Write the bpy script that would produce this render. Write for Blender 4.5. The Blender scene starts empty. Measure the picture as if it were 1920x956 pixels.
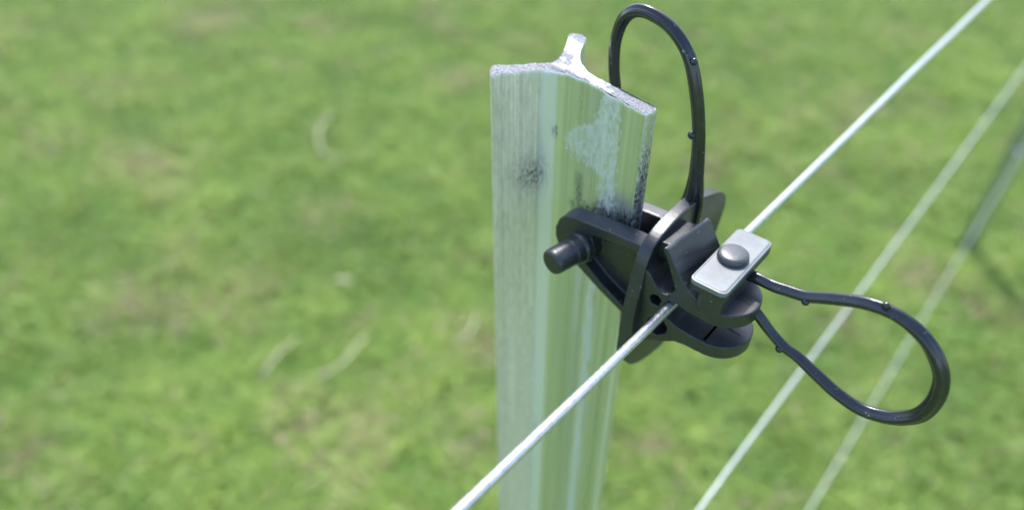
import bpy, bmesh, math, random
import numpy as np
from mathutils import Vector, Matrix, geometry, noise

random.seed(7)
rng = np.random.default_rng(7)
sc = bpy.context.scene
COL = sc.collection

# ------------------------------------------------------------------ camera
PITCH = 0.7064925627057053           # looking down at the post top
cam_d = bpy.data.cameras.new('camera')
cam = bpy.data.objects.new('camera', cam_d)
COL.objects.link(cam)
cam.location = (0, 0, 1.3)
cam.rotation_euler = (math.pi / 2 - PITCH, 0, 0)
cam_d.sensor_width = 36.0
cam_d.lens = 36.0 * 1386 / 1920
cam_d.clip_start = 0.005
cam_d.clip_end = 1500
cam_d.dof.use_dof = True
cam_d.dof.focus_distance = 0.203
cam_d.dof.aperture_fstop = 5.3
cam_d.dof.aperture_blades = 0
sc.camera = cam

# ------------------------------------------------------------------ light
SUN_EL, SUN_AZ = math.radians(57), math.radians(-4)      # azimuth from +Y towards +X
world = bpy.data.worlds.new('World')
sc.world = world
world.use_nodes = True
wn = world.node_tree
sky = wn.nodes.new('ShaderNodeTexSky')
sky.sky_type = 'NISHITA'
sky.sun_disc = False
sky.sun_elevation = SUN_EL
sky.sun_rotation = SUN_AZ
sky.air_density = 1.0
sky.dust_density = 2.0
wn.nodes['Background'].inputs['Strength'].default_value = 0.15
wn.links.new(sky.outputs[0], wn.nodes['Background'].inputs['Color'])
sun_d = bpy.data.lights.new('sun', 'SUN')
sun_d.energy = 2.2
sun_d.angle = math.radians(4)
sun_d.color = (1.0, 0.98, 0.95)
sun = bpy.data.objects.new('sun', sun_d)
COL.objects.link(sun)
sd = Vector((math.sin(SUN_AZ) * math.cos(SUN_EL), math.cos(SUN_AZ) * math.cos(SUN_EL), math.sin(SUN_EL)))
sun.rotation_euler = sd.to_track_quat('Z', 'Y').to_euler()
sun.location = (0, 0, 10)
vs = sc.view_settings
sc.display_settings.display_device = 'sRGB'
vs.view_transform = 'Standard'
vs.look = 'None'
vs.gamma = 1
vs.use_curve_mapping = False
vs.exposure = 1.4
sc.render.engine = 'CYCLES'
sc.cycles.use_denoising = True
sc.cycles.max_bounces = 8

# ------------------------------------------------------------------ material helpers
def mat(name):
    m = bpy.data.materials.new(name)
    m.use_nodes = True
    nt = m.node_tree
    b = nt.nodes['Principled BSDF']
    return m, nt, b

def N(nt, t, **kw):
    n = nt.nodes.new(t)
    for k, v in kw.items():
        setattr(n, k, v)
    return n

def noise_n(nt, scale, detail=4, rough=0.55, stretch=(1, 1, 1)):
    tc = N(nt, 'ShaderNodeTexCoord')
    mp = N(nt, 'ShaderNodeMapping')
    mp.inputs['Scale'].default_value = stretch
    nt.links.new(tc.outputs['Object'], mp.inputs['Vector'])
    no = N(nt, 'ShaderNodeTexNoise')
    no.inputs['Scale'].default_value = scale
    no.inputs['Detail'].default_value = detail
    no.inputs['Roughness'].default_value = rough
    nt.links.new(mp.outputs[0], no.inputs['Vector'])
    return no.outputs['Fac']

def ramp(nt, fac, stops):
    r = N(nt, 'ShaderNodeValToRGB')
    e = r.color_ramp.elements
    while len(e) < len(stops):
        e.new(0.5)
    for i, (p, c) in enumerate(stops):
        e[i].position = p
        e[i].color = (c[0], c[1], c[2], 1) if not isinstance(c, (int, float)) else (c, c, c, 1)
    nt.links.new(fac, r.inputs['Fac'])
    return r.outputs['Color']

def math_n(nt, op, a, b=None):
    n = N(nt, 'ShaderNodeMath', operation=op)
    for i, v in enumerate((a, b)):
        if v is None:
            continue
        if isinstance(v, (int, float)):
            n.inputs[i].default_value = v
        else:
            nt.links.new(v, n.inputs[i])
    return n.outputs[0]

def mix_c(nt, fac, a, b):
    n = N(nt, 'ShaderNodeMix', data_type='RGBA')
    for s, v in ((n.inputs[0], fac), (n.inputs[6], a), (n.inputs[7], b)):
        if isinstance(v, (int, float)):
            s.default_value = v
        elif isinstance(v, tuple):
            s.default_value = (v[0], v[1], v[2], 1)
        else:
            nt.links.new(v, s)
    return n.outputs[2]

def bump(nt, bsdf, h, strength, dist):
    b = N(nt, 'ShaderNodeBump')
    b.inputs['Strength'].default_value = strength
    b.inputs['Distance'].default_value = dist
    nt.links.new(h, b.inputs['Height'])
    nt.links.new(b.outputs[0], bsdf.inputs['Normal'])
    return b

def attr(nt, name):
    a = N(nt, 'ShaderNodeAttribute', attribute_name=name)
    return a.outputs['Fac']

# black moulded plastic
def plastic(name, base, r0, r1, bs=0.25):
    m, nt, b = mat(name)
    f = noise_n(nt, 180, 5, 0.6)
    f2 = noise_n(nt, 1400, 3, 0.6)
    nt.links.new(ramp(nt, f, [(0.3, tuple(c * 0.85 for c in base)), (0.7, tuple(c * 1.25 for c in base))]), b.inputs['Base Color'])
    nt.links.new(math_n(nt, 'ADD', math_n(nt, 'MULTIPLY', f, r1 - r0), r0), b.inputs['Roughness'])
    b.inputs['Specular IOR Level'].default_value = 0.72
    bump(nt, b, math_n(nt, 'ADD', f2, math_n(nt, 'MULTIPLY', f, 2.0)), bs, 0.00012)
    # scuffs and specks of dust
    col = b.inputs['Base Color'].links[0].from_socket
    sp = ramp(nt, noise_n(nt, 900, 2, 0.5), [(0.70, 0.0), (0.76, 0.8)])
    sc_ = ramp(nt, noise_n(nt, 260, 6, 0.75, (1, 0.25, 1)), [(0.55, 0.0), (0.75, 0.10)])
    dust = math_n(nt, 'MAXIMUM', sp, sc_)
    nt.links.new(mix_c(nt, dust, col, (0.20, 0.21, 0.20)), b.inputs['Base Color'])
    return m

M_BLACK = plastic('black_plastic', (0.015, 0.0185, 0.023), 0.26, 0.50)
M_STRAP = plastic('black_strap_plastic', (0.009, 0.011, 0.015), 0.12, 0.30, 0.2)
M_GREY = plastic('pale_grey_plastic', (0.14, 0.155, 0.16), 0.34, 0.52, 0.15)
M_BUTTON = plastic('dark_grey_plastic', (0.045, 0.052, 0.058), 0.3, 0.42, 0.3)

# weathered metal of the post
def metal_post():
    m, nt, b = mat('weathered_metal')
    streak, dirt_reflect, band = attr(nt, 'streak'), attr(nt, 'dirt_reflect'), attr(nt, 'band')
    lines = noise_n(nt, 3200, 3, 0.6, (1, 1, 0.003))
    wide = noise_n(nt, 330, 4, 0.6, (1, 1, 0.008))
    fine = noise_n(nt, 2600, 3, 0.7, (1, 1, 0.25))
    mott = noise_n(nt, 900, 5, 0.75, (1, 1, 0.22))
    speck = noise_n(nt, 900, 4, 0.7, (1, 1, 0.5))
    low = noise_n(nt, 60, 3, 0.5, (1, 1, 0.3))
    rough_side = attr(nt, 'rough_side')
    basel = ramp(nt, lines, [(0.34, (0.66, 0.62, 0.53)), (0.62, (0.92, 0.88, 0.78))])
    baser = ramp(nt, wide, [(0.36, (0.55, 0.61, 0.64)), (0.5, (0.64, 0.69, 0.73)), (0.64, (0.76, 0.80, 0.84))])
    base = mix_c(nt, rough_side, baser, basel)
    base = mix_c(nt, math_n(nt, 'MULTIPLY', rough_side, ramp(nt, mott, [(0.4, 0.0), (0.62, 0.8)])), base, (0.58, 0.56, 0.46))
    sm = math_n(nt, 'MULTIPLY', streak, ramp(nt, speck, [(0.36, 0.2), (0.58, 1.0)]))
    base = mix_c(nt, sm, base, (0.66, 0.70, 0.72))
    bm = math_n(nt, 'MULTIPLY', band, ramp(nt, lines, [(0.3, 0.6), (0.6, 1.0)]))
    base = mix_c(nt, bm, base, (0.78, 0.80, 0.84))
    base = mix_c(nt, math_n(nt, 'MULTIPLY', attr(nt, 'groove'), 0.75), base, (0.16, 0.18, 0.17))
    dm = math_n(nt, 'MULTIPLY', dirt_reflect, ramp(nt, fine, [(0.42, 0.0), (0.55, 1.0)]))
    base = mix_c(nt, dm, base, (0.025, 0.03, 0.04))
    nt.links.new(base, b.inputs['Base Color'])
    met = math_n(nt, 'SUBTRACT', 0.92, math_n(nt, 'MULTIPLY', sm, 0.55))
    met = math_n(nt, 'SUBTRACT', met, math_n(nt, 'MULTIPLY', bm, 0.45))
    met = math_n(nt, 'SUBTRACT', met, math_n(nt, 'MULTIPLY', rough_side, 0.55))
    nt.links.new(met, b.inputs['Metallic'])
    r = math_n(nt, 'ADD', 0.12, math_n(nt, 'MULTIPLY', wide, 0.36))
    r = math_n(nt, 'ADD', r, math_n(nt, 'MULTIPLY', sm, 0.25))
    r = math_n(nt, 'ADD', r, math_n(nt, 'MULTIPLY', rough_side, 0.12))
    r = math_n(nt, 'ADD', r, math_n(nt, 'MULTIPLY', dm, 0.3))
    nt.links.new(r, b.inputs['Roughness'])
    h = math_n(nt, 'ADD', math_n(nt, 'MULTIPLY', lines, math_n(nt, 'ADD', 0.012, math_n(nt, 'MULTIPLY', rough_side, 2.4))),
               math_n(nt, 'MULTIPLY', fine, math_n(nt, 'ADD', 0.10, math_n(nt, 'MULTIPLY', math_n(nt, 'ADD', rough_side, sm), 0.5))))
    h = math_n(nt, 'ADD', h, math_n(nt, 'MULTIPLY', low, 0.12))
    h = math_n(nt, 'ADD', h, math_n(nt, 'MULTIPLY', wide, 0.16))
    bump(nt, b, h, 0.35, 0.00020)
    return m
M_POST = metal_post()

def metal_cut():
    m, nt, b = mat('sawn_metal')
    a = noise_n(nt, 1500, 5, 0.75)
    c = noise_n(nt, 320, 4, 0.6)
    # sun highlight over the junction painted into the colour, the rest dull and pitted
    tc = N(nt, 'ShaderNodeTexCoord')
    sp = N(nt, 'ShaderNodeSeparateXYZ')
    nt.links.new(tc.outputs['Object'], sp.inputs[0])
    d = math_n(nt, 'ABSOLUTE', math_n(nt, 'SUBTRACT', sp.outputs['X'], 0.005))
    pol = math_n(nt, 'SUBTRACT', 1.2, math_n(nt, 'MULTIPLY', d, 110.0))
    glare2 = math_n(nt, 'MULTIPLY', math_n(nt, 'SUBTRACT', sp.outputs['Y'], 0.0015), 500.0)
    pol = math_n(nt, 'MINIMUM', math_n(nt, 'MAXIMUM', pol, math_n(nt, 'MULTIPLY', math_n(nt, 'SUBTRACT', sp.outputs['Y'], 0.008), 150.0)), glare2)
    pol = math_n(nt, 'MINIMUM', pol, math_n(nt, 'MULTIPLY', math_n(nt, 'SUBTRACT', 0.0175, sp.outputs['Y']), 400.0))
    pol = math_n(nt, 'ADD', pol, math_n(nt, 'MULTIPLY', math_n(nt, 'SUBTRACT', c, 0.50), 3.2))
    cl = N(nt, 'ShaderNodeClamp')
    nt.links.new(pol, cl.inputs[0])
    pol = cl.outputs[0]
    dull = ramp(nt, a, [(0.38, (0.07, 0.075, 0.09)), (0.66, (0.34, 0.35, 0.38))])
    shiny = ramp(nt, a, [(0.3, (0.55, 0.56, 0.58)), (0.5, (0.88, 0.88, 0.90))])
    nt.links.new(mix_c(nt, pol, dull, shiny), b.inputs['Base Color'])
    b.inputs['Metallic'].default_value = 0.85
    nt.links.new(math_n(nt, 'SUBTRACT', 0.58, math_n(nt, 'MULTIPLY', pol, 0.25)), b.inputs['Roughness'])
    bump(nt, b, math_n(nt, 'ADD', a, math_n(nt, 'MULTIPLY', c, 1.5)), 0.8, 0.0005)
    return m
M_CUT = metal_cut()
def dull_metal(name, c, met, ro):
    m, nt, b = mat(name)
    a = noise_n(nt, 300, 4, 0.6)
    nt.links.new(ramp(nt, a, [(0.3, tuple(v * 0.8 for v in c)), (0.7, tuple(v * 1.15 for v in c))]), b.inputs['Base Color'])
    b.inputs['Metallic'].default_value = met
    b.inputs['Roughness'].default_value = ro
    return m
M_DULLWIRE = dull_metal('dull_wire', (0.44, 0.48, 0.47), 0.6, 0.45)  # duller, less metallic grey for the two farther wires
M_FARPOST = dull_metal('green_tinted_post_metal', (0.40, 0.50, 0.42), 0.95, 0.4)  # reflected grass put into the far post's colour as a green tint

def wire_mat():
    m, nt, b = mat('galvanised_wire')
    a = noise_n(nt, 700, 3, 0.6)
    nt.links.new(ramp(nt, a, [(0.3, (0.48, 0.50, 0.51)), (0.7, (0.64, 0.66, 0.67))]), b.inputs['Base Color'])
    b.inputs['Metallic'].default_value = 0.75
    nt.links.new(ramp(nt, a, [(0.3, 0.26), (0.7, 0.42)]), b.inputs['Roughness'])
    bump(nt, b, a, 0.3, 0.0001)
    return m
M_WIRE = wire_mat()

def blade_mat(name, trans):
    m, nt, b = mat(name)
    a = N(nt, 'ShaderNodeAttribute', attribute_name='tint')
    nt.links.new(a.outputs['Color'], b.inputs['Base Color'])
    b.inputs['Roughness'].default_value = 0.55
    t = N(nt, 'ShaderNodeBsdfTranslucent')
    nt.links.new(a.outputs['Color'], t.inputs['Color'])
    mx = N(nt, 'ShaderNodeMixShader')
    mx.inputs[0].default_value = trans
    nt.links.new(b.outputs[0], mx.inputs[1])
    nt.links.new(t.outputs[0], mx.inputs[2])
    nt.links.new(mx.outputs[0], nt.nodes['Material Output'].inputs['Surface'])
    return m
M_BLADE = blade_mat('grass_blade', 0.45)

def ground_mat():
    m, nt, b = mat('pasture_ground')
    a = noise_n(nt, 9, 6, 0.65)
    c = noise_n(nt, 60, 4, 0.6)
    g = ramp(nt, a, [(0.35, (0.12, 0.18, 0.045)), (0.55, (0.16, 0.235, 0.06)), (0.72, (0.22, 0.22, 0.10))])
    g = mix_c(nt, math_n(nt, 'MULTIPLY', c, 0.4), g, (0.08, 0.13, 0.035))
    nt.links.new(g, b.inputs['Base Color'])
    b.inputs['Roughness'].default_value = 0.9
    bump(nt, b, c, 0.8, 0.02)
    return m
M_GROUND = ground_mat()

def straw_mat():
    m, nt, b = mat('dry_straw')
    a = noise_n(nt, 200, 3, 0.6)
    nt.links.new(ramp(nt, a, [(0.3, (0.36, 0.34, 0.21)), (0.7, (0.48, 0.45, 0.30))]), b.inputs['Base Color'])
    b.inputs['Roughness'].default_value = 0.6
    return m
M_STRAW = straw_mat()

# ------------------------------------------------------------------ object helpers
def link(name, me, m=None, parent=None):
    o = bpy.data.objects.new(name, me)
    COL.objects.link(o)
    if m is not None:
        me.materials.append(m)
    if parent is not None:
        o.parent = parent
    return o

def tag(o, label=None, cat=None, group=None, kind=None):
    for k, v in (('label', label), ('category', cat), ('group', group), ('kind', kind)):
        if v:
            o[k] = v
    return o

def empty(name, M):
    o = bpy.data.objects.new(name, None)
    o.empty_display_size = 0.02
    COL.objects.link(o)
    o.matrix_world = M
    return o

def smooth(me):
    me.polygons.foreach_set('use_smooth', [True] * len(me.polygons))

def prism(bm, outer, axis, a, b, holes=()):
    """closed prism over a polygon (mm) with holes. axis 'n': poly is (u,w), extruded over n;
    'u': poly is (n,w), extruded over u; 'w': poly is (u,n) over w.  x=u, y=-n, z=w"""
    def P(p, t):
        if axis == 'n': return Vector((p[0], -t, p[1]))
        if axis == 'u': return Vector((t, -p[0], p[1]))
        return Vector((p[0], -p[1], t))
    loops = [list(outer)] + [list(h) for h in holes]
    flat = [p for l in loops for p in l]
    tris = geometry.tessellate_polygon([[Vector((p[0], p[1], 0)) for p in l] for l in loops])
    va = [bm.verts.new(P(p, a)) for p in flat]
    vb = [bm.verts.new(P(p, b)) for p in flat]
    fs = []
    for t in tris:
        fs.append(bm.faces.new([va[i] for i in t]))
        fs.append(bm.faces.new([vb[i] for i in reversed(t)]))
    off = 0
    for l in loops:
        k = len(l)
        for i in range(k):
            j = (i + 1) % k
            fs.append(bm.faces.new([va[off + i], va[off + j], vb[off + j], vb[off + i]]))
        off += k
    bmesh.ops.recalc_face_normals(bm, faces=fs)

def catmull(pts, sub, closed=False):
    pts = [Vector(p) for p in pts]
    n = len(pts)
    out = []
    rng_ = range(n if closed else n - 1)
    for i in rng_:
        if closed:
            p0, p1, p2, p3 = (pts[(i + k) % n] for k in (-1, 0, 1, 2))
        else:
            p0, p1, p2, p3 = pts[max(i - 1, 0)], pts[i], pts[i + 1], pts[min(i + 2, n - 1)]
        for s in range(sub):
            t = s / sub
            out.append(0.5 * ((2 * p1) + (p2 - p0) * t + (2 * p0 - 5 * p1 + 4 * p2 - p3) * t * t + (3 * p1 - p0 - 3 * p2 + p3) * t ** 3))
    if not closed:
        out.append(pts[-1])
    return out

def tube(bm, pts, rad, seg=14, square=0.0):
    """swept tube with capped ends; rad a number or one per point"""
    pts = [Vector(p) for p in pts]
    if isinstance(rad, (int, float)):
        rad = [rad] * len(pts)
    T = (pts[1] - pts[0]).normalized()
    ref = Vector((0, 0, 1)) if abs(T.z) < 0.9 else Vector((0, 1, 0))
    nx = T.cross(ref).normalized()
    rings = []
    for i, p in enumerate(pts):
        t = (pts[min(i + 1, len(pts) - 1)] - pts[max(i - 1, 0)]).normalized()
        nx = (nx - t * nx.dot(t)).normalized()
        ny = t.cross(nx)
        ring = []
        for k in range(seg):
            a = 2 * math.pi * k / seg
            r = rad[i] * (1 - square * abs(math.sin(2 * a)) ** 2 * 0.0 + square * (abs(math.cos(2 * a)) - 0.6) * 0.25)
            ring.append(bm.verts.new(p + nx * (math.cos(a) * r) + ny * (math.sin(a) * r)))
        rings.append(ring)
    for i in range(len(rings) - 1):
        for k in range(seg):
            j = (k + 1) % seg
            bm.faces.new([rings[i][k], rings[i][j], rings[i + 1][j], rings[i + 1][k]])
    bm.faces.new(list(reversed(rings[0])))
    bm.faces.new(rings[-1])

def lathe(bm, c, axis, prof, seg=28):
    """prof: list of (distance along axis, radius)"""
    axis = Vector(axis).normalized()
    pts = [Vector(c) + axis * d for d, r in prof]
    ref = Vector((0, 0, 1)) if abs(axis.z) < 0.9 else Vector((1, 0, 0))
    x = axis.cross(ref).normalized(); y = axis.cross(x)
    rings = []
    for p, (d, r) in zip(pts, prof):
        rings.append([bm.verts.new(p + x * (math.cos(2 * math.pi * k / seg) * r) + y * (math.sin(2 * math.pi * k / seg) * r)) for k in range(seg)])
    for i in range(len(rings) - 1):
        for k in range(seg):
            j = (k + 1) % seg
            bm.faces.new([rings[i][k], rings[i][j], rings[i + 1][j], rings[i + 1][k]])
    bm.faces.new(list(reversed(rings[0])))
    bm.faces.new(rings[-1])

def mm(me):
    me.transform(Matrix.Scale(0.001, 4))
    me.update()

def moulded(name, bm, m, parent, voxel=0.3, sm=4, disp=0.0):
    """fuse the overlapping solids into one moulded piece with softened edges (mm in, metres out)"""
    bmesh.ops.recalc_face_normals(bm, faces=bm.faces)
    me = bpy.data.meshes.new(name + '_raw')
    bm.to_mesh(me); bm.free()
    o = bpy.data.objects.new(name + '_raw', me)
    COL.objects.link(o)
    r = o.modifiers.new('r', 'REMESH'); r.mode = 'VOXEL'; r.voxel_size = voxel; r.use_smooth_shade = True
    s = o.modifiers.new('s', 'SMOOTH'); s.factor = 0.5; s.iterations = sm
    dg = bpy.context.evaluated_depsgraph_get()
    res = bpy.data.meshes.new_from_object(o.evaluated_get(dg))
    bpy.data.objects.remove(o); bpy.data.meshes.remove(me)
    res.name = name
    res.materials.clear()
    smooth(res); mm(res)
    return link(name, res, m, parent)

def solid(name, bm, m, parent, sm=True, scale=True):
    bmesh.ops.recalc_face_normals(bm, faces=bm.faces)
    me = bpy.data.meshes.new(name)
    bm.to_mesh(me); bm.free()
    if sm: smooth(me)
    if scale: mm(me)
    return link(name, me, m, parent)

def frame_matrix(x, origin):
    x = Vector((x[0], x[1], 0)).normalized(); z = Vector((0, 0, 1)); y = z.cross(x)
    M = Matrix((x, y, z)).transposed().to_4x4()
    M.translation = Vector(origin)
    return M

# ------------------------------------------------------------------ ground
bm = bmesh.new()
G = 60
ext = 450.0
def warp(t):
    return math.copysign(abs(t) ** 3.0, t) * ext
gv = [[bm.verts.new((warp(i / G * 2 - 1), warp(j / G * 2 - 1), 0)) for j in range(G + 1)] for i in range(G + 1)]
for i in range(G):
    for j in range(G):
        bm.faces.new([gv[i][j], gv[i + 1][j], gv[i + 1][j + 1], gv[i][j + 1]])
tag(solid('ground', bm, M_GROUND, None, scale=False), kind='structure')

# ------------------------------------------------------------------ fence post (y-shaped section), local frame x=along right flange, y=away from camera
POST_O = (0.01563454, 0.19953866, 0)
POST_X = (0.62650893, -0.77941424)
SEC = [(-12.64, 17.88), (-10.96, 15.25), (-9.04, 11.79), (-6.4, 6.87), (-3.71, 2.99), (-0.24, 0.84), (4.43, -0.17), (9.0, -0.75), (14.2, -0.6), (20, -0.35), (25.13, -0.2), (29.57, -0.2), (31.62, -0.5),
       (32.3, -2.4), (31.9, -4.6), (30.6, -5.6), (28.31, -5.7), (22.65, -5.5), (17.47, -5.5), (11.17, -5.41), (6.07, -5.4), (1.72, -6.51), (-3.05, -9.0), (-7.79, -13.62), (-12.48, -20.04),
       (-14.2, -21.6), (-15.75, -21.7), (-18.4, -20.2), (-18.83, -18.52), (-15.41, -14.52), (-10.56, -8.39), (-7.8, -3.2), (-8.65, 0.81), (-10.65, 3.3), (-13.83, 8.94), (-16.86, 13.84)]
def resample(loop, step):
    out = []
    n = len(loop)
    for i in range(n):
        a, b = Vector(loop[i]), Vector(loop[(i + 1) % n])
        k = max(1, int((b - a).length / step))
        for s in range(k):
            out.append(a.lerp(b, s / k))
    return out
def seg_d(px, pz, a, b):
    ax, az = a; bx, bz = b
    dx, dz = bx - ax, bz - az
    t = np.clip(((px - ax) * dx + (pz - az) * dz) / (dx * dx + dz * dz + 1e-9), 0, 1)
    return np.hypot(px - ax - t * dx, pz - az - t * dz)
def path_mask(px, pz, pts, rad, soft):
    d = np.full(px.shape, 1e9)
    for (a, b, ra, rb) in zip(pts[:-1], pts[1:], rad[:-1], rad[1:]):
        d = np.minimum(d, seg_d(px, pz, a, b) - 0.5 * (ra + rb))
    return np.clip(0.5 - d / soft, 0, 1)
def in_poly(px, pz, poly):
    inside = np.zeros(px.shape, bool)
    n = len(poly)
    for i in range(n):
        x1, z1 = poly[i]; x2, z2 = poly[(i + 1) % n]
        c = ((z1 > pz) != (z2 > pz))
        with np.errstate(divide='ignore', invalid='ignore'):
            xi = (x2 - x1) * (pz - z1) / (z2 - z1 + 1e-12) + x1
        inside ^= c & (px < xi)
    return inside

def make_post(name, origin, fine, label):
    M = frame_matrix(POST_X, (origin[0], origin[1], 1.2))
    root = empty(name, Matrix.Translation((origin[0], origin[1], 0)) )
    root.matrix_world = frame_matrix(POST_X, (origin[0], origin[1], 0))
    k = 1.0 if fine else 0.78
    tag(root, label, 'fence post', 'fence posts carrying the wires')
    step = 0.5 if fine else 6
    loop = [Vector((p.x, -p.y)) for p in catmull([(a, b, 0) for a, b in SEC], 4 if fine else 1, True)]
    loop = resample([(p.x, p.y) for p in loop], step)
    n = len(loop)
    # outward normals
    cen = []
    area = sum(loop[i].x * loop[(i + 1) % n].y - loop[(i + 1) % n].x * loop[i].y for i in range(n))
    sgn = 1 if area > 0 else -1
    for i in range(n):
        t = (loop[(i + 1) % n] - loop[i - 1]).normalized()
        cen.append(Vector((t.y, -t.x)) * sgn)
    zs = ([0, -0.35] + list(np.arange(-0.9, -225, -0.8)) + list(np.arange(-230, -1260, -25))) if fine else [0, -200, -600, -1255]
    verts = np.zeros((len(zs), n, 3))
    for j, z in enumerate(zs):
        inset = 0.22 if j == 0 else (0.08 if j == 1 else 0)
        for i, p in enumerate(loop):
            q = p - cen[i] * inset
            dz = 0
            if fine and z > -8:
                w = 1 + z / 8
                dz = w * (noise.noise(Vector((p.x * 0.25, p.y * 0.25, 3))) * 0.55 + noise.noise(Vector((p.x * 1.3, p.y * 1.3, 9))) * 0.28)
            verts[j, i] = (q.x * k, q.y * k, z + dz)
    idx = np.arange(len(zs) * n).reshape(len(zs), n)
    a = idx[:-1]; b = idx[1:]
    faces = np.stack([a, np.roll(a, -1, 1), np.roll(b, -1, 1), b], -1).reshape(-1, 4)
    if sgn > 0: faces = faces[:, ::-1]
    me = bpy.data.meshes.new('post_profile')
    V = verts.reshape(-1, 3)
    me.from_pydata((V * 0.001).tolist(), [], faces.tolist())
    smooth(me)
    px, py, pz = V[:, 0], V[:, 1], V[:, 2]
    front = (py < 1.6) & (py > -0.5 ) & (px > 1)      # front face of the right flange (y = -n)
    jx = np.array([noise.noise(Vector((x * .35, z * .12, 5))) for x, z in zip(px, pz)]) * 1.0 if fine else 0
    if fine:
        jr = np.array([noise.noise(Vector((x * 1.1, z * .5, 15))) for x, z in zip(px, pz)])
        patch = [(2.2, -19.3), (7.0, -14.5), (12.5, -11.4), (15.2, -5.0), (15.8, -0.6), (22.0, 2.7), (22.8, -6.4), (23.3, -18.5), (23.9, -31.6), (25.6, -40), (17.9, -41.1), (16.9, -27.5), (10.4, -26.1), (5.5, -25.6), (1.7, -24.6)]
        pm = in_poly(px + jr * 2.2, pz + jr * 2.5, patch).astype(float) * (0.8 + 0.5 * jr)
        st = path_mask(px + jx * 1.2, pz, [(21, -1.7), (20.8, -20.3), (21.0, -42), (18.6, -62), (17.9, -78.3), (18.6, -99.4), (18.8, -117.1), (18.4, -150.5), (18.2, -230)], [1.8, 2.4, 2.0, 1.0, 2.0, 2.0, 1.5, 1.9, 2.1], 1.0)
        st = st * (0.85 + 0.5 * jr)
        st2 = path_mask(px + jx, pz, [(10.5, -52), (11.0, -75), (10.6, -100)], [1.6, 1.2, 0.5], 2.5) * 0.45
        streak = np.clip(np.maximum(np.maximum(pm, st), st2), 0, 1) * front
        d1 = path_mask(px, pz + jr * 2.0, [(7, -44.5), (18, -41.0), (27, -37.6), (33, -36.0)], [1.6, 1.8, 2.6, 3.0], 3.2)  # grime above the bracket strip, with the strip's reflection painted in
        d2 = path_mask(px, pz, [(8.0, -33), (8.6, -42)], [1.0, 1.8], 2.0) * 0.8  # dark reflection of the insulator painted on the flange
        # edge of the right flange, left flange smudges
        end = ((px > 31.6)).astype(float) * np.clip(np.abs(jr) * 2.2 + 0.5, 0, 1) * np.clip((pz + 58) / 15, 0, 1) * np.clip((-pz - 3) / 14, 0.25, 1)
        left = (px < -1) & (py < 3)
        s1 = np.exp(-(((px + 6.2) / 2.8) ** 2 + ((pz + 36.5) / 6.5) ** 2)) * left * 0.95
        s2 = np.exp(-(((px + 1.6) / 1.1) ** 2 + ((pz + 20) / 2) ** 2)) * left * 0.9
        s3 = np.exp(-(((px + 4.2) / 0.5) ** 2 + ((pz + 170) / 1.2) ** 2)) * left
        dirt_reflect = np.clip(np.maximum.reduce([d1 * front, d2 * front, end, s1, s2, s3]), 0, 1)
        band = np.clip((1 - np.abs(px + 3.3 + jx * 0.15) / 2.0) * 4, 0, 1) * (py < 8) * (px > -8)  # pale reflection off the concave bend put into the colour
        band = np.maximum(band, 0.55 * (px > 31.3) * (py < 1.5))  # bright highlight line painted along the flange corner
        # along the left flange u runs from -1 to -12.6
        rs = np.clip((-px - 4.6) / 0.8, 0, 1) * (py < 3) + 0.25 * (py >= 3)
    else:
        streak = dirt_reflect = band = np.zeros(len(px)); rs = np.full(len(px), 0.4)
    groove = np.zeros(len(px))
    if fine:
        for gu, gw, ga in ((-11.9, .16, .8), (-11.0, .14, .5), (-10.2, .12, .35), (-5.35, .16, .6), (-4.9, .1, .3), (-8.1, .12, .3), (-1.45, .12, .35), (4.6, .35, .25), (14.9, .3, .2), (31.1, .14, .5)):
            fl = (0.65 + 0.6 * np.array([noise.noise(Vector((gu, z * 0.03, 2))) for z in pz]))
            groove = np.maximum(groove, ga * fl * np.exp(-((px - gu) / gw) ** 2) * (py < 1.0 + 0 * px) if gu > -1 else ga * fl * np.exp(-((px - gu) / gw) ** 2) * (py < -1.374 * -px * 0 + 4) * (py < 3))
    groove = np.clip(groove, 0, 1)
    for nm, v in (('groove', groove), ('streak', streak), ('dirt_reflect', dirt_reflect), ('band', band), ('rough_side', rs)):
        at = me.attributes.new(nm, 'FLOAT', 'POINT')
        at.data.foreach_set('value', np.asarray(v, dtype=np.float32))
    o = link('post_profile', me, M_POST if fine else M_FARPOST, root)
    o.location = (0, 0, 1.2)
    # sawn top
    ring = [Vector(v) for v in verts[0]]
    tris = geometry.tessellate_polygon([[Vector((v.x, v.y, 0)) for v in ring]])
    me = bpy.data.meshes.new('sawn_top')
    me.from_pydata([tuple(v * 0.001) for v in ring], [], [t if True else t for t in tris])
    bmx = bmesh.new(); bmx.from_mesh(me)
    for f in bmx.faces:
        f.normal_update()
        if f.normal.z < 0: f.normal_flip()
    bmx.to_mesh(me); bmx.free()
    o2 = link('sawn_top', me, M_CUT if fine else M_FARPOST, root)
    o2.location = (0, 0, 1.2)
    return root

make_post('fence_post', POST_O, True, 'near grey metal post with Y-shaped section, its top end sawn off and shiny')
make_post('fence_post', (1.2313, 1.5457, 0), False, 'distant blurred metal post standing in the grass at the right edge')

# ------------------------------------------------------------------ insulator
INS_O = (0.03568283, 0.1745974, 1.16)
ins = empty('fence_insulator', frame_matrix((0.76340459, -0.64592061), INS_O))
tag(ins, 'black plastic insulator with two looped straps, pinned to the near metal post', 'insulator')

def arc(cx, cy, r, a0, a1, n):
    return [(cx + r * math.cos(math.radians(a0 + (a1 - a0) * i / n)), cy + r * math.sin(math.radians(a0 + (a1 - a0) * i / n))) for i in range(n + 1)]

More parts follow.
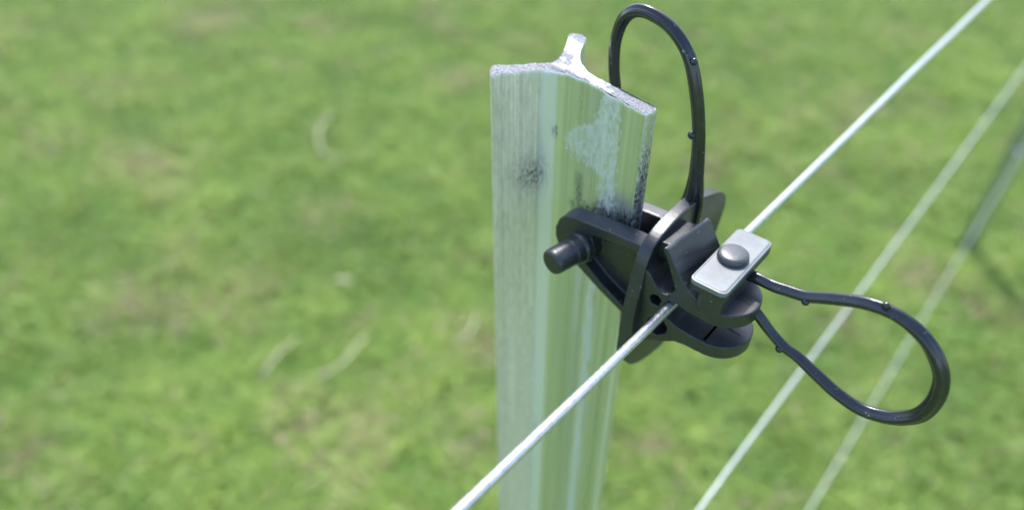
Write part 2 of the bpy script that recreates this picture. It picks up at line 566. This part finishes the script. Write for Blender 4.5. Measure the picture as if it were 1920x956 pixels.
# bracket: two cheeks either side of the flange, the front one with a recessed web
cheek = [(9, 3.3), (0, 3.0), (-8.7, 2.2), (-16, 1.7)] + [(-19.2, 0.7), (-21.6, -1.6), (-22.9, -5.4), (-22.8, -8.6), (-21.6, -11.4), (-19.2, -13.4), (-13.4, -16.6), (-4.6, -21.7), (5, -26.3), (9, -28)]
recess = [(7.6, 0.6), (0, -0.4), (-8.6, -1.7), (-9.3, -2.6), (-8.4, -4.4), (-7.6, -7), (-7.7, -9.6), (-8.8, -12), (-10.3, -13.4), (-10.1, -14.6), (-8.6, -15.4), (-4.4, -18.6), (4.6, -23.2), (7.6, -24.6)]
bm = bmesh.new()
prism(bm, cheek, 'n', 0.7, 6.9, [recess])
prism(bm, cheek, 'n', 0.7, 2.4)
moulded('bracket_cheek', bm, M_BLACK, ins, 0.26, 4)
bm = bmesh.new()
prism(bm, cheek, 'n', -13.2, -8.4)
back = moulded('bracket_cheek', bm, M_BLACK, ins, 0.35, 3)
# faint mould line in the recess
bm = bmesh.new()
tube(bm, [(-4.2, -2.45, -13.6), (0.5, -2.45, -16.2), (5.2, -2.45, -19.8)], 0.16, 6)
solid('mould_line', bm, M_BLACK, ins)

# shield
sh = [(12.8, -30), (12.6, -20), (10.8, -10), (8.4, 0.6), (3.2, 5.4), (-8, 7.6), (-20, 6.6), (-31, 3), (-38, -0.8), (-41, -6), (-40, -13), (-35, -25), (-28, -38), (-21, -47), (-13, -51.2), (-5, -50), (4, -47), (10, -42.6), (12.6, -37)]
shc = [(p.x, p.y) for p in catmull([(a, b, 0) for a, b in sh], 5, True)]
cx = sum(p[0] for p in shc) / len(shc); cy = sum(p[1] for p in shc) / len(shc)
def inset(poly, d):
    out = []
    for x, y in poly:
        v = Vector((cx - x, cy - y)); v.normalize()
        out.append((x + v.x * d, y + v.y * d))
    return out
bm = bmesh.new()
prism(bm, shc, 'u', 7.5, 11.8)
moulded('shield', bm, M_BLACK, ins, 0.32, 5)
bm = bmesh.new()
for y_, z_ in ((11.2, -0.5), (12.1, -9.2)):
    lathe(bm, (9.5, -y_, z_), (-0.2, -1, 0.2), [(-0.5, 0.5), (0.35, 0.45), (0.6, 0.2)], 8)
bm.free()

# wire jaw: web with holes, upturned lip, two round-ended tabs
def tab_plan(u0, tip, front, backn):
    r = (front - backn) / 2; c = (front + backn) / 2
    return [(u0, front)] + [(tip - r * 0.98 + r * 0.98 * math.cos(math.radians(t)), c + r * math.sin(math.radians(t))) for t in range(90, -91, -9)] + [(u0, backn)]
web = [(10.8, -2.0), (13.6, -3.6), (16.0, -6.2), (19.2, -7.6), (21.2, -6.3), (21.6, -4.0), (19.8, 0.0), (17.4, 5.2), (15.8, 7.6), (16.3, 8.5), (17.5, 8.2),
       (19.8, 4.6), (22.4, 1.4), (25.5, -2.0), (29.4, -4.3), (32.8, -5.1), (34.5, -5.3), (34.5, -10.2), (26, -10), (23, -9.2), (20.4, -9.4), (19.2, -11.5), (19.2, -14), (20.6, -16.2), (24, -17.6), (28, -18),
       (34.5, -18), (34.5, -22.8), (28, -23), (24.5, -23.8), (20.8, -26.4), (15.5, -29.6), (10.8, -33)]
holeC = [(17.1, -17.2), (19.2, -17.4), (21.4, -20.0), (21.4, -22.4), (18.4, -25.2), (15.4, -24.8), (14.6, -21)]
holeB = [(14.6, -10.4), (16.8, -9.6), (18.0, -11.0), (17.4, -13.6), (15.2, -13.8), (14.2, -12.2)]
bm = bmesh.new()
prism(bm, web, 'n', 9.0, -11.0, [holeC, holeB])
prism(bm, [(10.8, -1.5), (18.9, -1.5), (17.6, 2.5), (16.4, 5), (10.8, 4)], 'n', 2.5, -11.0)
for v in bm.verts:
    k = min(1, max(0, (v.co.z + 3) / 6)) * (v.co.x > 14)
    v.co.x += (9 + v.co.y) / 20 * 2.2 * k
moulded('wire_jaw', bm, M_BLACK, ins, 0.26, 5)
bm = bmesh.new()
prism(bm, tab_plan(31.5, 42.9, 9.0, -11.2), 'w', -5.3, -10.2)
up = moulded('tab', bm, M_BLACK, ins, 0.26, 5)
bm = bmesh.new()
prism(bm, tab_plan(31.5, 43.0, 9.0, -11.2), 'w', -18.0, -22.8)
lo = moulded('tab', bm, M_BLACK, ins, 0.26, 5)
for t_, z_ in ((up, -5.22), (lo, -17.92)):
    bm = bmesh.new()
    tube(bm, [(36.0, 1.0, z_), (40, 0.7, z_), (42.5, 0.6, z_ - 0.35), (42.95, 0.6, z_ - 2.5)], 0.14, 6)
    solid('mould_line', bm, M_BUTTON, t_)
# ridge added to catch a crescent highlight along the pocket in the web
bm = bmesh.new()
tube(bm, catmull([(14.2, -9.2, -4.0), (15.6, -9.2, -6.2), (18.0, -9.2, -7.6), (20.2, -9.2, -7.4)], 5), 0.32, 8)
solid('highlight_ridge', bm, M_BLACK, ins)

# retaining pin through the post hole (axis = normal of the right flange)
ca, sa = 0.98176, 0.19011
pin_dir = Vector((-0.19, -0.98, 0.0)).normalized()      # towards camera in x=u', y=-n'
bm = bmesh.new()
lathe(bm, (-12.2, -6.5, -7.6), pin_dir, [(-24, 3.6), (-0.5, 3.6), (0.0, 5.0), (1.8, 4.9), (2.2, 4.5), (5.2, 4.45), (5.6, 4.3), (12.2, 4.2), (13.1, 3.9), (13.5, 3.1), (13.6, 0.8)], 32)
pin = moulded('post_pin', bm, M_BLACK, ins, 0.22, 3)
bm = bmesh.new()
lathe(bm, (-9.2, 15.0, -7.6), -pin_dir, [(-1.5, 5.6), (2.0, 5.6), (2.8, 4.6)], 28)
solid('pin_head', bm, M_BLACK, pin)

# locking pin: skirt block, pale plate, domed button
def rrect(u0, u1, n0, n1, r, k=5):
    return arc(u1 - r, n1 - r, r, 0, 90, k) + arc(u0 + r, n1 - r, r, 90, 180, k) + arc(u0 + r, n0 + r, r, 180, 270, k) + arc(u1 - r, n0 + r, r, 270, 360, k)
bm = bmesh.new()
prism(bm, rrect(28.0, 36.2, -12, 10.4, 3.0), 'w', -6.0, 1.5)
prism(bm, rrect(25.8, 36.9, -18.6, 10.6, 1.8), 'w', 0.4, 2.7)
moulded('locking_pin', bm, M_BLACK, ins, 0.3, 5)
bm = bmesh.new()
prism(bm, rrect(25.7, 36.8, -18.6, 10.6, 1.8), 'w', 2.3, 3.8)
prism(bm, rrect(26.4, 36.1, -17.9, 9.9, 1.4), 'w', 2.3, 4.05)
plate = moulded('locking_plate', bm, M_GREY, ins, 0.2, 3)
tag(plate, 'pale grey rectangular locking plate')
bm = bmesh.new()
lathe(bm, (31.0, 4.4, 2.5), (0, 0, 1), [(0, 4.45), (2.6, 4.45), (3.2, 4.3), (3.6, 3.85), (3.78, 3.2), (3.92, 1.5), (3.93, 0.4)], 32)
solid('button', bm, M_BUTTON, plate)

# straps
C1 = [(9.4, -19.0, -1.0), (9.6, -19.0, 3.8), (9.5, -19.0, 10.9), (8.7, -19.0, 20.1), (7.5, -19.0, 28.7), (4.8, -19.0, 39.6), (0.8, -19.0, 49.6), (-4.9, -19.0, 55.6), (-11.5, -19.0, 58.3), (-17.2, -19.0, 58.3), (-21.2, -19.0, 54.9), (-23.2, -19.0, 48.0), (-23.1, -19.0, 40.5), (-21.9, -19.0, 34.0),
      (-19.5, -19.0, 24), (-15.5, -18.8, 12), (-11.5, -18.4, 2), (-9.2, -17.8, -5)]
C2 = [(31, -7.0, -1.6), (34.4, -7.0, -1.4), (38.5, -6.8, -0.9), (43.4, -6.5, -0.7), (48.0, -6.3, 0.2), (53.1, -6.0, 1.5), (59.6, -5.8, 4.9), (66.5, -5.6, 7.9), (73.0, -5.3, 9.0), (79.3, -5.1, 7.7), (84.9, -4.9, 4.0), (89.4, -4.6, -2.4), (90.8, -4.4, -9.9), (89.7, -4.1, -16.6), (86.7, -3.9, -20.7), (82.7, -3.7, -23.4), (76.7, -3.4, -24.9), (69.7, -3.2, -23.6), (62.8, -3.0, -20.5), (56.5, -2.7, -17.3), (52.3, -2.5, -16.0), (47.6, -2.2, -12.9), (42.5, -2.0, -8.6), (39.5, -2.0, -7.5)]
def strap(pts, rads, nubs, label):
    P = catmull([(a, -b, c) for a, b, c in pts], 8)
    R = []
    for i in range(len(P)):
        t = i / (len(P) - 1) * (len(rads) - 1)
        k = min(int(t), len(rads) - 2)
        R.append(rads[k] + (rads[k + 1] - rads[k]) * (t - k))
    bm = bmesh.new()
    R = [q * (1 + 0.035 * noise.noise(Vector((i * 0.13, len(P), 0)))) for i, q in enumerate(R)]
    tube(bm, P, R, 24, 1.1)
    o = solid('strap', bm, M_STRAP, ins)
    if label: o['label'] = label
    for (c, d, r) in nubs:
        bm = bmesh.new()
        lathe(bm, (c[0], -c[1], c[2]), d, [(0, r * 1.25), (1.0, r * 1.15), (1.9, r), (2.3, r * 0.6), (2.4, r * .15)], 16)
        solid('nub', bm, M_STRAP, o)
    return o
strap(C1, [3.6, 3.4, 2.1, 1.85, 1.85, 1.85, 1.75, 1.75, 1.75, 1.7, 1.7, 1.7, 1.7, 1.7, 1.9],
      [((6.6, -18.6, 28.2), (-0.3, -1, 0.1), 1.15), ((2.0, -19, 49.0), (0.55, -0.75, 0.5), 0.95)], 'tall strap arching over the post top to the pin')
strap(C2, [1.9, 1.75, 1.7, 1.65, 1.75, 1.85, 1.9, 1.95, 1.95, 1.9, 1.75, 1.6, 1.5, 1.6],
      [((53.1, -6.0, 1.0), (0.1, -1, -0.25), 1.0), ((71.5, -5.3, 10.0), (0, -0.7, 0.8), 0.9), ((52.0, -2.5, -16.2), (-0.3, -0.9, -0.1), 1.1)], 'sideways strap looping from the locking plate')

# ------------------------------------------------------------------ fence wires
WD = Vector((0.64526293, 0.76179338, -0.05750298)).normalized()
def wire(p1, p2, label, back_=2.0, fwd=7.0, r=0.0014, m=None):
    p1, p2 = Vector(p1), Vector(p2)
    d = (p2 - p1).normalized()
    bm = bmesh.new()
    ts = [-back_, -1.0, -0.5] + [-0.4 + 0.012 * i for i in range(110)] + [1.2, 1.8, 3.0, fwd]
    side = d.cross(Vector((0, 0, 1)))
    tube(bm, [p1 + d * t + side * (noise.noise(Vector((t * 9, r * 9e3, 1))) * 0.00035 * (abs(t) > 0.03)) + Vector((0, 0, noise.noise(Vector((t * 7, r * 9e3, 5))) * 0.00035)) for t in ts], r, 16)
    return tag(solid('fence_wire', bm, m or M_WIRE, None, scale=False), label, 'wire', 'plain wires strung along the fence')
w0 = Vector((0.04693201, 0.15538092, 1.14805763))
wire(w0, (0.24829472, 0.39375302, 1.13027459), 'bright sharp wire gripped in the jaw of the black insulator')
wire((0.10583083, 0.22495058, 0.918), (0.65095707, 0.86805326, 0.86938817), 'blurred grey wire passing just behind the looped strap, middle one of the three', r=0.00105, m=M_DULLWIRE)
wire((0.29980915, 0.40043558, 0.62), (0.93425414, 1.15391797, 0.5634113), 'faintest, lowest and farthest blurred wire, crossing in front of the distant post', r=0.00085, m=M_DULLWIRE)

# small fittings on the far post
fM = frame_matrix(POST_X, (1.2313, 1.5457, 0))
bm = bmesh.new()
bmesh.ops.create_uvsphere(bm, u_segments=14, v_segments=8, radius=0.012)
o = solid('wire_clip', bm, M_GREY, None, scale=False)
o.location = (1.2313 - 0.012, 1.5457 - 0.03, 0.33)
tag(o, 'tiny white clip on the distant blurred post at the right edge', 'clip')

# ------------------------------------------------------------------ pasture grass
def fbm(x, y, s, seed, octs=3):
    out = np.zeros(x.shape)
    # value noise on a lattice
    amp = 1.0; tot = 0
    for o_ in range(octs):
        g = np.random.default_rng(seed + o_).random((256, 256))
        u = x * s; v = y * s
        i = np.floor(u).astype(int); j = np.floor(v).astype(int)
        fu = u - i; fv = v - j
        fu = fu * fu * (3 - 2 * fu); fv = fv * fv * (3 - 2 * fv)
        i &= 255; j &= 255; i1 = (i + 1) & 255; j1 = (j + 1) & 255
        out += amp * ((g[i, j] * (1 - fu) + g[i1, j] * fu) * (1 - fv) + (g[i, j1] * (1 - fu) + g[i1, j1] * fu) * fv)
        tot += amp; amp *= 0.55; s *= 2.1
    return out / tot

DRY = [(-0.94, 1.31, .10), (-0.80, 1.32, .10), (1.06, 1.42, .09), (-0.295, 0.923, .07), (-0.465, 0.95, .05), (-0.073, 1.16, .06), (-1.27, 3.06, .2), (-0.989, 0.871, .06), (-1.14, 1.94, .12), (1.156, 1.30, .05), (0.25, 2.6, .15), (-0.2, 2.5, .12), (0.6, 1.9, .07)]
def grass(name, n_near, n_far, n_leaf):
    def region(n, x0, x1, y0, y1):
        return rng.uniform(x0, x1, n), rng.uniform(y0, y1, n)
    # near field denser (the camera looks down on it), farther field sparser
    y = 0.45 + 4.2 * rng.random(n_near) ** 1.35
    y = y + rng.normal(0, 0.35, n_near) * (rng.random(n_near) < 0.4)
    x = (rng.random(n_near) * 2 - 1) * (0.9 + 0.80 * np.abs(y))
    x = x + rng.normal(0, 0.7, n_near) * (rng.random(n_near) < 0.35)
    x2, y2 = region(n_far, -8, 8, -3, 13)
    x = np.concatenate([x, x2]); y = np.concatenate([y, y2])
    n = len(x)
    big = fbm(x + 40, y + 40, 3.2, 3)
    mid = fbm(x + 40, y + 40, 13, 11)
    sml = fbm(x + 40, y + 40, 45, 21, 2)
    h = (0.020 + 0.030 * rng.random(n)) * (0.55 + 0.95 * mid)
    wd = 0.0030 + 0.0035 * rng.random(n)
    far = np.arange(n) >= n_near
    far &= ~((np.abs(x) < 0.75 + 0.8 * y) & (y > 0.35) & (y < 4.6))
    wd[far] *= 3.0; h[far] *= 1.1
    leaf = rng.random(n) < n_leaf
    wd[leaf] *= 2.3; h[leaf] *= 0.7
    az = rng.uniform(0, 2 * np.pi, n)
    lean = rng.uniform(0.35, 1.5, n)
    dx, dy = np.cos(az), np.sin(az)
    sx, sy = -dy, dx
    z0 = np.zeros(n)
    base = np.stack([x, y, z0 - 0.003], 1)
    D = np.stack([dx, dy, z0], 1); S = np.stack([sx, sy, z0], 1); Z = np.array([0, 0, 1.0])
    w_ = wd[:, None]; H_ = h[:, None]; L = lean[:, None]
    m1 = base + Z * H_ * 0.62 + D * H_ * L * 0.35
    tip = base + Z * H_ * (1.0 - 0.25 * L) + D * H_ * L * 1.0
    V = np.stack([base - S * w_ * 0.35, base + S * w_ * 0.35, m1 - S * w_ * 0.5, m1 + S * w_ * 0.5, tip], 1)
    # colour: real differences between plants
    g1 = np.array([0.190, 0.315, 0.060]); g2 = np.array([0.290, 0.400, 0.085]); g3 = np.array([0.130, 0.265, 0.060])
    strw = np.array([0.46, 0.40, 0.25]); brn = np.array([0.30, 0.23, 0.14])
    t = np.clip((mid - 0.5) * 2.6 + 0.5 + rng.normal(0, .18, n), 0, 1)[:, None]
    c = g1 * (1 - t) + g2 * t
    t3 = np.clip((0.46 - 0.75 * sml - 0.25 * big) * 4 + rng.normal(0, .15, n), 0, 1)[:, None]
    c = c * (1 - t3) + g3 * t3
    dry = np.clip((fbm(x + 90, y + 10, 8, 31) - 0.60) * 4, 0, 0.3) + 0.03
    for (a, b, r) in DRY:
        dry = np.maximum(dry, 0.62 * np.exp(-((x - a) ** 2 + (y - b) ** 2) / (r * r) * 1.2))
    isd = rng.random(n) < dry
    q = rng.random(n)[:, None]
    c[isd] = (strw * q + brn * (1 - q))[isd]
    c *= 1.07
    c *= (0.82 + 0.36 * rng.random(n))[:, None] * (0.86 + 0.28 * big)[:, None]
    me = bpy.data.meshes.new(name)
    me.vertices.add(n * 5)
    me.vertices.foreach_set('co', V.reshape(-1).astype(np.float32))
    b0 = (np.arange(n) * 5)[:, None]
    tri = np.stack([b0 + np.array([0, 1, 3]), b0 + np.array([0, 3, 2]), b0 + np.array([2, 3, 4])], 1).reshape(-1)
    me.loops.add(len(tri)); me.loops.foreach_set('vertex_index', tri.astype(np.int32))
    me.polygons.add(n * 3)
    me.polygons.foreach_set('loop_start', (np.arange(n * 3) * 3).astype(np.int32))
    me.update(calc_edges=True)
    at = me.attributes.new('tint', 'FLOAT_COLOR', 'POINT')
    cc = np.concatenate([c, np.ones((n, 1))], 1)
    at.data.foreach_set('color', np.repeat(cc, 5, axis=0).reshape(-1).astype(np.float32))
    return tag(link(name, me, M_BLADE), 'short green pasture grass with scattered dry tufts behind the fence', 'grass', kind='stuff')
grass('grass', 330000, 260000, 0.10)

# dry stalks lying on the grass
def stalk(pts, r, label):
    P = catmull([(a, b, z) for a, b, z in pts], 5)
    R = [r * (0.55 + 0.45 * math.sin(math.pi * min(1, 0.15 + i / len(P)))) for i in range(len(P))]
    bm = bmesh.new()
    tube(bm, P, R, 8)
    return tag(solid('dry_grass_stalk', bm, M_STRAW, None, scale=False), label, 'dry stalk', 'pale dead stalks lying on the grass')
stalk([(-0.606, 2.2, .05), (-0.625, 2.1, .055), (-0.604, 1.99, .05), (-0.57, 1.943, .045), (-0.51, 1.935, .045)], .0032, 'long curved pale stalk left of the post top, highest in the picture')
stalk([(-0.551, 1.062, .042), (-0.528, 1.119, .05), (-0.496, 1.18, .042)], .003, 'short straight pale stalk, left one of the slanting pair in the grass')
stalk([(-0.421, 1.062, .042), (-0.38, 1.095, .048), (-0.354, 1.143, .05), (-0.337, 1.193, .042)], .003, 'bent pale stalk, right one of the slanting pair in the grass')
stalk([(-0.137, 1.166, .042), (-0.099, 1.185, .05), (-0.083, 1.255, .045)], .003, 'small hooked pale stalk in the grass close to the left side of the post')
stalk([(-0.445, 1.376, .045), (-0.42, 1.368, .05), (-0.398, 1.366, .045)], .0045, 'stubby thick pale stalk lying above the slanting pair')
